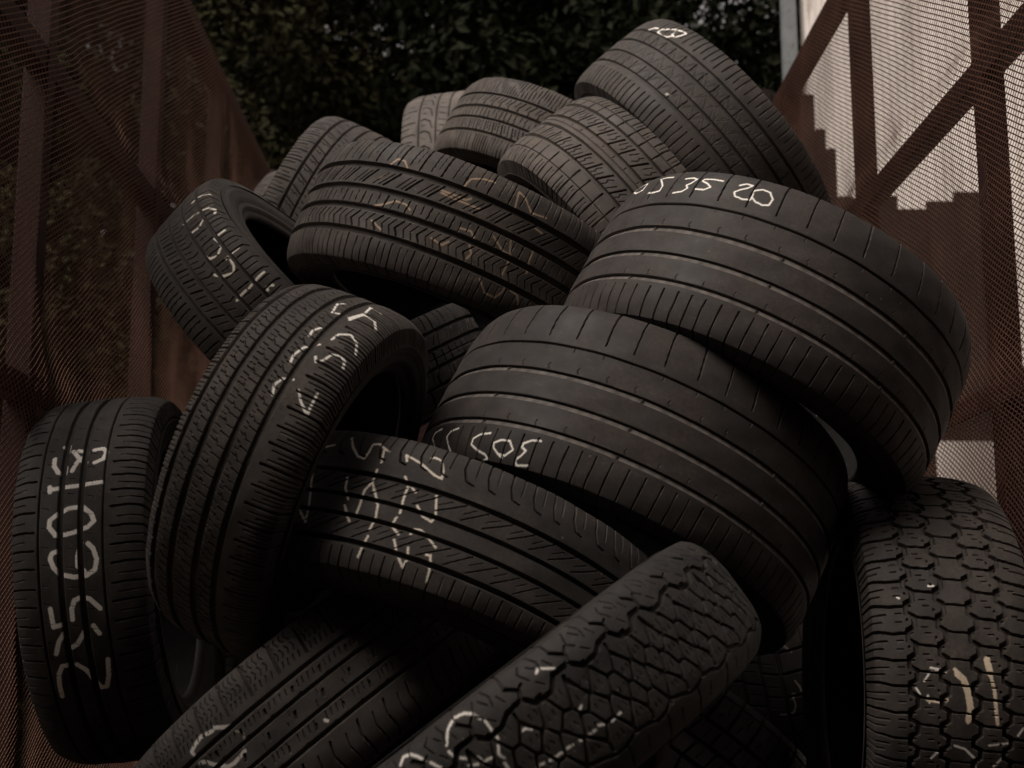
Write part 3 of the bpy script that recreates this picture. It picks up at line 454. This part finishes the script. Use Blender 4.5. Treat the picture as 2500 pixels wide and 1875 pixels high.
  {'kind': 'lt','label': 'very dark tyre deep in the gap left of the hexagonal block tyre','c': [0.698,3.5767,-0.0403],'a': [0.9538,-0.2556,0.1578],'R': 0.3591,'W': 0.2499,'A': 0.25,'B': 0.08,'sh': 0.0,'base': (0.031,0.0285,0.0275),'amount': 0.1,'nominal': True,'chalk': [(4,(0.35,0.31,0.26),[[(0.2107,0.0701),(0.2464,0.077),(0.2809,0.0802),(0.3054,0.0728),(0.288,0.0588)],[(0.3042,0.0577),(0.3624,0.0611),(0.4056,0.0542),(0.4167,0.0401),(0.4091,0.0235)],[(-0.0183,0.0596),(0.0311,0.0752)]])]},
  {'kind': 'sip','label': 'pale dusty tyre shoulder between the left mesh side and the far leaning tyre','c': [-0.6766,4.4906,1.1549],'a': [0.9569,-0.0367,-0.2881],'R': 0.3222,'W': 0.2076,'A': 0.27,'B': 0.09,'sh': 0.0,'base': (0.085,0.075,0.068),'amount': 0.8,'dust': (0.2,0.16,0.12),'step': 1.6,'nominal': True},
  {'kind': 'cross','label': 'tyre sidewall glimpsed in the black gap below the scribbled ribbed tyre','c': [-0.274,3.3645,-0.0488],'a': [0.2297,-0.9699,0.0806],'R': 0.33,'W': 0.22,'A': 0.25,'B': 0.08,'sh': 0.0,'base': (0.031,0.0285,0.0275),'amount': 0.3,'step': 1.8,'nominal': True},
  {'kind': 'sip', 'label': 'dusty tan tyre edge showing low between the left mesh side and the chalked leaning tyre', 'c': [-0.6, 3.55, 0.03], 'a': [0.93, 0.1, 0.3], 'R': 0.33, 'W': 0.21, 'A': 0.25, 'B': 0.08, 'sh': 0, 'base': (0.085, 0.075, 0.068), 'dust': (0.22, 0.17, 0.13), 'amount': 0.8, 'step': 1.8, 'nominal': True},
]

for i, P in enumerate(TYRES):
    P['seed'] = i+1
    P['mats'] = mats_for(bool(P.get('chalk')), P['base'], P.get('dust', (.17, .135, .11)), P.get('amount', .35))
    make_tyre(P)

# ------------------------------------------------------------------ trailer
STEEL = painted_steel('trailer_steel', (.015, .0052, .004), (.026, .009, .007), rust=(.036, .014, .008))
MESHM = painted_steel('trailer_mesh', (.078, .038, .026), (.13, .064, .044), rust=(.085, .036, .022))
TR = thing('cage_trailer', 'rust brown cage trailer with fine diamond mesh sides holding the tyre heap', 'trailer', (0, 3.6, .60))
XL, XR, Y0, Y1, ZB, ZT = -.86, .973, 1.55, 5.45, .60, CAMZ+1.81
def tl(p): return (p[0], p[1]-3.6, p[2]-.60)
MB().box(tl(((XL+XR)/2, 3.5, ZB-.03)), (XR-XL+.16, 3.95, .05)).build('deck', STEEL, TR)
def wave(yv, zv, s):
    e = np.clip((yv-Y0)/.2, 0, 1)*np.clip((Y1-yv)/.15, 0, 1)*np.clip((ZT-zv)/.12, 0, 1)
    ridge = sum(np.exp(-((zv-hh)/wd)**2)*am for hh, wd, am in ((CAMZ+1.125, .045, -.014), (CAMZ+.46, .05, -.014), (CAMZ+.80, .22, .010)))
    return e*s*(ridge+.008*np.sin(yv*5.3+zv*3.1+s)*np.sin(zv*5.1+.6*s)+.0022*np.sin(yv*15+zv*9)+.0035*np.sin(zv*19-yv*5+s)+.0009*np.sin(yv*29-zv*13))
def mesh_panel(X, s):
    V = []; Q = []; n0 = 0
    for sg in (-1, 1):
        r = .00115 if sg > 0 else .0006
        zlo, zhi = (ZB+.02, ZT-.01)
        c = zlo-.56*sg*(Y1 if sg > 0 else Y0)
        cend = zhi-.56*sg*(Y0 if sg > 0 else Y1)
        while c < cend:
            # z = c + .5*sg*y
            ys = sorted([(zlo-c)/(.56*sg), (zhi-c)/(.56*sg)])
            a, b = max(Y0, ys[0]), min(Y1, ys[1])
            c += .0130
            if b-a < .01: continue
            cc = c-.0130
            m = max(2, int((b-a)/.05)+1)
            yv = np.linspace(a, b, m); zv = cc+.56*sg*yv
            xv = X+wave(yv, zv, s)+.0008*sg
            P_ = []
            for k, (dx, dn) in enumerate(((-s*.9, -.5), (-s*.9, .9), (s*.9, .1))):
                P_.append(np.stack([xv+dx*r, yv-sg*dn*r*.8, zv+dn*r*1.6], -1))
            V.append(np.stack(P_, 1).reshape(-1, 3))
            i = np.arange(m-1)[:, None]; j = np.arange(3)[None]
            q = np.stack([i*3+j, (i+1)*3+j, (i+1)*3+(j+1) % 3, i*3+(j+1) % 3], -1).reshape(-1, 4)+n0
            Q.append(q); n0 += m*3
    V = np.concatenate(V)-np.array([0, 3.6, .60])
    return mesh_np('mesh_panel', V, np.concatenate(Q), MESHM, parent=TR)
for X, s in ((XL, -1), (XR, 1)):
    mesh_panel(X, s)
    xo = X+s*.034
    for y in (1.62, 2.70, 3.62, 4.47, 5.40):
        MB().box(tl((xo, y, (ZB+ZT-.05)/2)), (.05, .048, ZT-.05-ZB)).build('post', STEEL, TR, .003)
    MB().box(tl((xo, (Y0+Y1)/2, ZT-.022)), (.056, Y1-Y0+.06, .044)).build('top_rail', STEEL, TR, .003)
    MB().box(tl((xo, (Y0+Y1)/2, CAMZ+1.125)), (.040, Y1-Y0, .050)).build('side_rail', STEEL, TR, .003)
    MB().box(tl((xo, (Y0+Y1)/2, CAMZ+.46)), (.040, Y1-Y0, .050)).build('side_rail', STEEL, TR, .003)
    MB().box(tl((xo, (Y0+Y1)/2, ZB+.10)), (.045, Y1-Y0, .20)).build('side_rail', STEEL, TR, .003)
    MB().box(tl((X-s*.004, Y0+.02, (ZB+ZT)/2)), (.02, .045, ZT-ZB)).build('post', STEEL, TR, .002)
# headboard: framed sheet at the far end
hb = MB().box(tl(((XL+XR)/2, 5.50, (ZB+ZT)/2-.02)), (XR-XL+.14, .006, ZT-ZB-.06)).build('headboard', STEEL, TR)
MB().box((0, -.02, (ZT-ZB)/2-.005), (XR-XL+.14, .04, .04)).build('cap_rail', STEEL, hb, .003)
hb.data.update()
for o in list(hb.children): o.location = ((XL+XR)/2, 5.50-3.6, (ZB+ZT)/2-.60)
for x in (-.45, .06, .56):
    MB().box(tl((x, 5.475, (ZB+ZT)/2)), (.04, .034, ZT-ZB-.1)).build('post', STEEL, TR, .002)

# ------------------------------------------------------------------ ground
m, n, p = newmat('gravel_ground')
c = ramp(n, noise(n, 1.2, 8, .65), [(.3, (.15, .12, .09)), (.7, (.27, .22, .17))])
c = mixc(n, ramp(n, noise(n, 45, 4, .7), [(.4, (0, 0, 0)), (.65, (.6,)*3)]), c, (.09, .07, .055))
n.links.new(c, p.inputs['Base Color']); p.inputs['Roughness'].default_value = .95
bump(n, p, noise(n, 60, 6), .6, .02)
gx = np.linspace(-60, 60, 41); gy = np.linspace(-20, 140, 54)
GV = np.stack(np.meshgrid(gx, gy, indexing='ij'), -1); GZ = .03*np.sin(GV[..., 0]*.4)*np.cos(GV[..., 1]*.3)
g = mesh_np('ground', np.concatenate([GV, GZ[..., None]], -1), gridfaces(41, 54, False), m, smooth=True)
tag(g, 'dry tan gravel yard around the trailer', kind='structure')

# ------------------------------------------------------------------ white building behind the right side
m, n, p = newmat('white_siding')
c = ramp(n, noise(n, 1.1, 8, .7, stretch=(3, 3, .35)), [(.35, (.60, .55, .51)), (.65, (.74, .69, .65))])
st = ramp(n, noise(n, 2.2, 9, .75, stretch=(2.2, 2.2, .5)), [(.57, (0, 0, 0)), (.70, (.75,)*3)])
c = mixc(n, st, c, (.20, .165, .14))
n.links.new(c, p.inputs['Base Color']); p.inputs['Roughness'].default_value = .7
WHITE = m
B = thing('white_building', 'tall white metal sided building stained by rain behind the right mesh side', 'building', (2.3, 9.0, 0))
A0, A1 = Vector((2.12, 9.0)), Vector((4.4, 2.6))
dv = (A1-A0).normalized(); nv = Vector((dv.y, -dv.x))       # nv faces the camera side
if nv.y > 0: nv = -nv
Ln = (A1-A0).length
k = int(Ln/.076); xs = np.linspace(0, Ln, k*2+1); dpt = np.where((np.arange(k*2+1)//1) % 2 == 0, 0, .012)
V = []
for z in (0, 9.0):
    for x, d in zip(xs, dpt):
        q = A0+dv*x+nv*d; V.append((q.x-2.3, q.y-9.0, z))
mm = len(xs); Q = [(i, i+1, mm+i+1, mm+i) for i in range(mm-1)]
mesh_np('wall', np.array(V), np.array(Q), WHITE, parent=B)
bk = A0-nv*7
MB().box((((A0+bk)/2).x-2.3-.02*dv.x, ((A0+bk)/2).y-9.0, 4.5), (7, .03, 9), Matrix.Rotation(math.atan2(nv.y, nv.x), 3, 'Z')).build('wall', WHITE, B)
TRIM = painted_steel('grey_trim', (.16, .18, .19), (.22, .24, .25))
MB().box((0-.28, 0-.02, 4.5), (.09, .09, 9.02)).build('corner_trim', TRIM, B, .004)
mid = (A0+A1)/2-nv*3.5
MB().box((mid.x-2.3, mid.y-9.0, 9.08), (Ln+.5, 7.5, .12), Matrix.Rotation(math.atan2(dv.y, dv.x), 3, 'Z')).build('roof', TRIM, B, .01)

# stepped dark timber screen and shelf between trailer and building
DW = painted_steel('dark_timber', (.008, .0045, .0036), (.015, .008, .006), rust=(.02, .011, .008))
def py2h(py, yy): return CAMZ+(1370-py)/3072*yy
SC = thing('timber_screen', 'dark brown stepped timber screen standing in front of the white building', 'screen', (1.9, 7.0, 0))
yy = 7.0
def px2x(px): return (px-1053)/3072*yy
segs = [(1600, 1796, 153), (1796, 1819, 228), (1819, 1841, 287), (1841, 1874, 420), (1874, 1912, 418), (1912, 2040, 412), (2040, 2168, 396)]
for x0, x1, pt in segs:
    a, b = px2x(x0), px2x(x1); zt = py2h(pt, yy); n_b = max(1, int((b-a)/.11))
    if x0 == 1841: zt = py2h(330, yy)-.16
    mb = MB()
    for i in range(n_b):
        xa = a+(b-a)*i/n_b; xb = a+(b-a)*(i+1)/n_b
        zb = 2.05+.02*((i*7) % 3)
        if x0 >= 1841: zb = 2.1
        zt_ = zt+.035*math.sin(i*2.7+x0)
        mb.box(((xa+xb)/2-1.9, .004*((i*5) % 3), (zt_+zb)/2), (xb-xa-.006, .03, zt_-zb))
    mb.build('board_panel', DW, SC)
for x in (1.35, 2.2):
    MB().box((x-1.9, .07, py2h(430, yy)/2), (.09, .09, py2h(430, yy))).build('post', DW, SC, .004)
LT = thing('glint_sheet', 'small white sheet put in as a bright glint in the dark timber screen', 'panel', (1.83, 7.35, 0))  # white sheet added to stand in for a bright glint
MB().box((0, 0, 3.27), (.15, .012, .42), Matrix.Rotation(.06, 3, 'Y')).build('sheet', WHITE, LT)
MB().box((0, .04, 1.53), (.05, .05, 3.06)).build('prop', DW, LT)

# ------------------------------------------------------------------ trees
def leafmat(name, a, b):
    m, n, p = newmat(name)
    n.links.new(ramp(n, noise(n, 1.3, 5, .7), [(.35, a), (.68, b)]), p.inputs['Base Color'])
    p.inputs['Roughness'].default_value = .8; p.inputs['Specular IOR Level'].default_value = .12
    return m
LEAF = [leafmat('foliage_dark', (.006, .008, .004), (.015, .019, .007)), leafmat('foliage_olive', (.011, .012, .005), (.036, .034, .013))]
BARK, nb, pb = newmat('bark'); nb.links.new(ramp(nb, noise(nb, 9, 6, stretch=(4, 4, 1)), [(.3, (.012, .009, .007)), (.7, (.03, .024, .018))]), pb.inputs['Base Color']); pb.inputs['Roughness'].default_value = .9
def crown(seed, rx, ry, z0, z1, nleaf, size, mat, root):
    r = np.random.default_rng(seed)
    nc = 160 if rx > 3 else 125
    ph = r.uniform(0, 2*math.pi, nc); zz = r.uniform(0, 1, nc); rr = np.sqrt(r.uniform(.02, 1, nc))
    prof = np.sin(np.clip(zz*.80+.16, 0, 1)*math.pi)**.5
    C = np.stack([rr*rx*prof*np.cos(ph), rr*ry*prof*np.sin(ph), z0+zz*(z1-z0)], -1)
    cr = r.uniform(.28, .62, nc)*(rx+ry)/3.2
    ci = r.integers(0, nc, nleaf)
    d = r.normal(size=(nleaf, 3)); d /= np.linalg.norm(d, axis=1)[:, None]
    rad = cr[ci]*r.uniform(.15, 1.0, nleaf)**.45*(1+.25*np.sin(d[:, 0]*7+ci)*np.cos(d[:, 2]*6))
    Pc = C[ci]+d*rad[:, None]*np.array([1, 1, .75])
    nrm = d*.6+r.normal(size=(nleaf, 3))*.6+np.array([0, 0, .5]); nrm /= np.linalg.norm(nrm, axis=1)[:, None]
    t = np.cross(nrm, r.normal(size=(nleaf, 3))); t /= np.linalg.norm(t, axis=1)[:, None]; b = np.cross(nrm, t)
    s = (size*r.uniform(.6, 1.35, nleaf))[:, None]
    V = np.stack([Pc-t*s*.55, Pc-b*s*.26+nrm*s*.08, Pc+t*s*.6, Pc+b*s*.26+nrm*s*.08], 1).reshape(-1, 3)
    Q = np.arange(nleaf*4).reshape(-1, 4)
    mesh_np('crown', V, Q, mat, parent=root)
def trunk(seed, h, root, rad=.16):
    r = random.Random(seed); V = []; Q = []
    def tube(p0, p1, r0, r1, n=8, k=5):
        b = len(V); p0, p1 = Vector(p0), Vector(p1); ax = (p1-p0).normalized(); u_ = ax.orthogonal().normalized(); v_ = ax.cross(u_)
        for i in range(k+1):
            f = i/k; c_ = p0.lerp(p1, f)+u_*.12*math.sin(f*3.1)*r1*4; q = r0+(r1-r0)*f
            for j in range(n):
                an = 2*math.pi*j/n; V.append(tuple(c_+(u_*math.cos(an)+v_*math.sin(an))*q))
        for i in range(k):
            for j in range(n): Q.append((b+i*n+j, b+i*n+(j+1) % n, b+(i+1)*n+(j+1) % n, b+(i+1)*n+j))
    tube((0, 0, 0), (.1, .05, h), rad, rad*.35, k=8)
    for i in range(9):
        z = h*(.25+.07*i); an = i*2.4; l = h*(.20-.01*i)
        tube((0, 0, z), (l*math.cos(an), l*math.sin(an), z+l*.7), rad*.45, rad*.12)
    mesh_np('trunk', np.array(V), np.array(Q), BARK, smooth=True, parent=root)
def tree(loc, label, seed, rx, ry, z0, z1, nleaf, size, mi, group):
    root = thing('tree', label, 'tree', loc, group)
    trunk(seed, z1*.6, root); crown(seed, rx, ry, z0, z1, nleaf, size, LEAF[mi], root)
    return root
GT = 'trees behind the trailer'; GL = 'trees beside the left mesh side'
tree((-2.3, 10.2, 0), 'olive green leafy tree at the top edge just right of the left mesh side', 11, 2.0, 1.6, .2, 8.2, 90000, .062, 1, GT)
tree((-.2, 11.4, 0), 'dark bushy tree straight behind the middle of the tyre heap', 22, 2.4, 1.9, .1, 8.8, 110000, .09, 0, GT)
tree((1.6, 12.2, 0), 'dark green tree behind the tallest tyre, left of the white building', 23, 2.5, 1.9, .1, 9.2, 110000, .09, 0, GT)
tree((-5.2, 9.0, 0), 'olive tree seen dimly through the far half of the left mesh side', 14, 2.4, 1.8, .2, 7.8, 90000, .09, 1, GL)
tree((-3.6, 5.4, 0), 'low olive tree seen through the near half of the left mesh side', 15, 1.3, 1.5, .3, 4.6, 42000, .07, 1, GL)
tree((.8, 16.0, 0), 'tall dark tree in the second row behind the others', 16, 4.2, 2.2, .1, 12.5, 70000, .13, 0, GT)
tree((-4.6, 15.0, 0), 'tall dark tree in the second row at the left', 17, 4.2, 2.2, .1, 12.0, 100000, .13, 0, GT)
tree((-8.2, 8.0, 0), 'tall olive tree farthest left beyond the left mesh side', 18, 2.6, 2.6, .2, 9.0, 90000, .10, 1, GL)
tree((-7.5, 12.5, 0), 'tall dark tree behind the olive trees at the left', 19, 3.4, 2.2, .1, 11.0, 100000, .13, 0, GL)
tree((-2.6, 8.0, 0), 'short olive shrub like tree just beyond the far left trailer corner', 20, 1.0, 1.1, .05, 3.6, 30000, .07, 1, GL)
tree((-8.5, 19.0, 0), 'broad dark tree farthest back at the upper left', 21, 5.5, 2.5, .1, 15.0, 100000, .17, 0, GL)

# ------------------------------------------------------------------ unseen shed, added only so its roof and walls shade the near end
SH_ = thing('added_shade_shed', 'dark corrugated shed added out of view to shade the near tyres', 'shade blocker', (0, -3.15, 0))
mb = MB()
for i in range(60):
    mb.box((-4.4+i*.15, 0, 3.87+.018*(i % 2)), (.152, 7.0, .02))
mb.build('roof', DW, SH_)
MB().box((0, -3.45, 1.92), (8.9, .05, 3.85)).build('wall', DW, SH_)
for s in (-1, 1):
    MB().box((s*4.4, -.4, 1.92), (.05, 6.0, 3.85)).build('wall', DW, SH_)
    MB().box((s*4.3, 3.35, 1.92), (.12, .12, 3.85)).build('post', DW, SH_, .005)
MB().box((0, 3.42, 3.78), (8.9, .06, .16)).build('beam', DW, SH_)
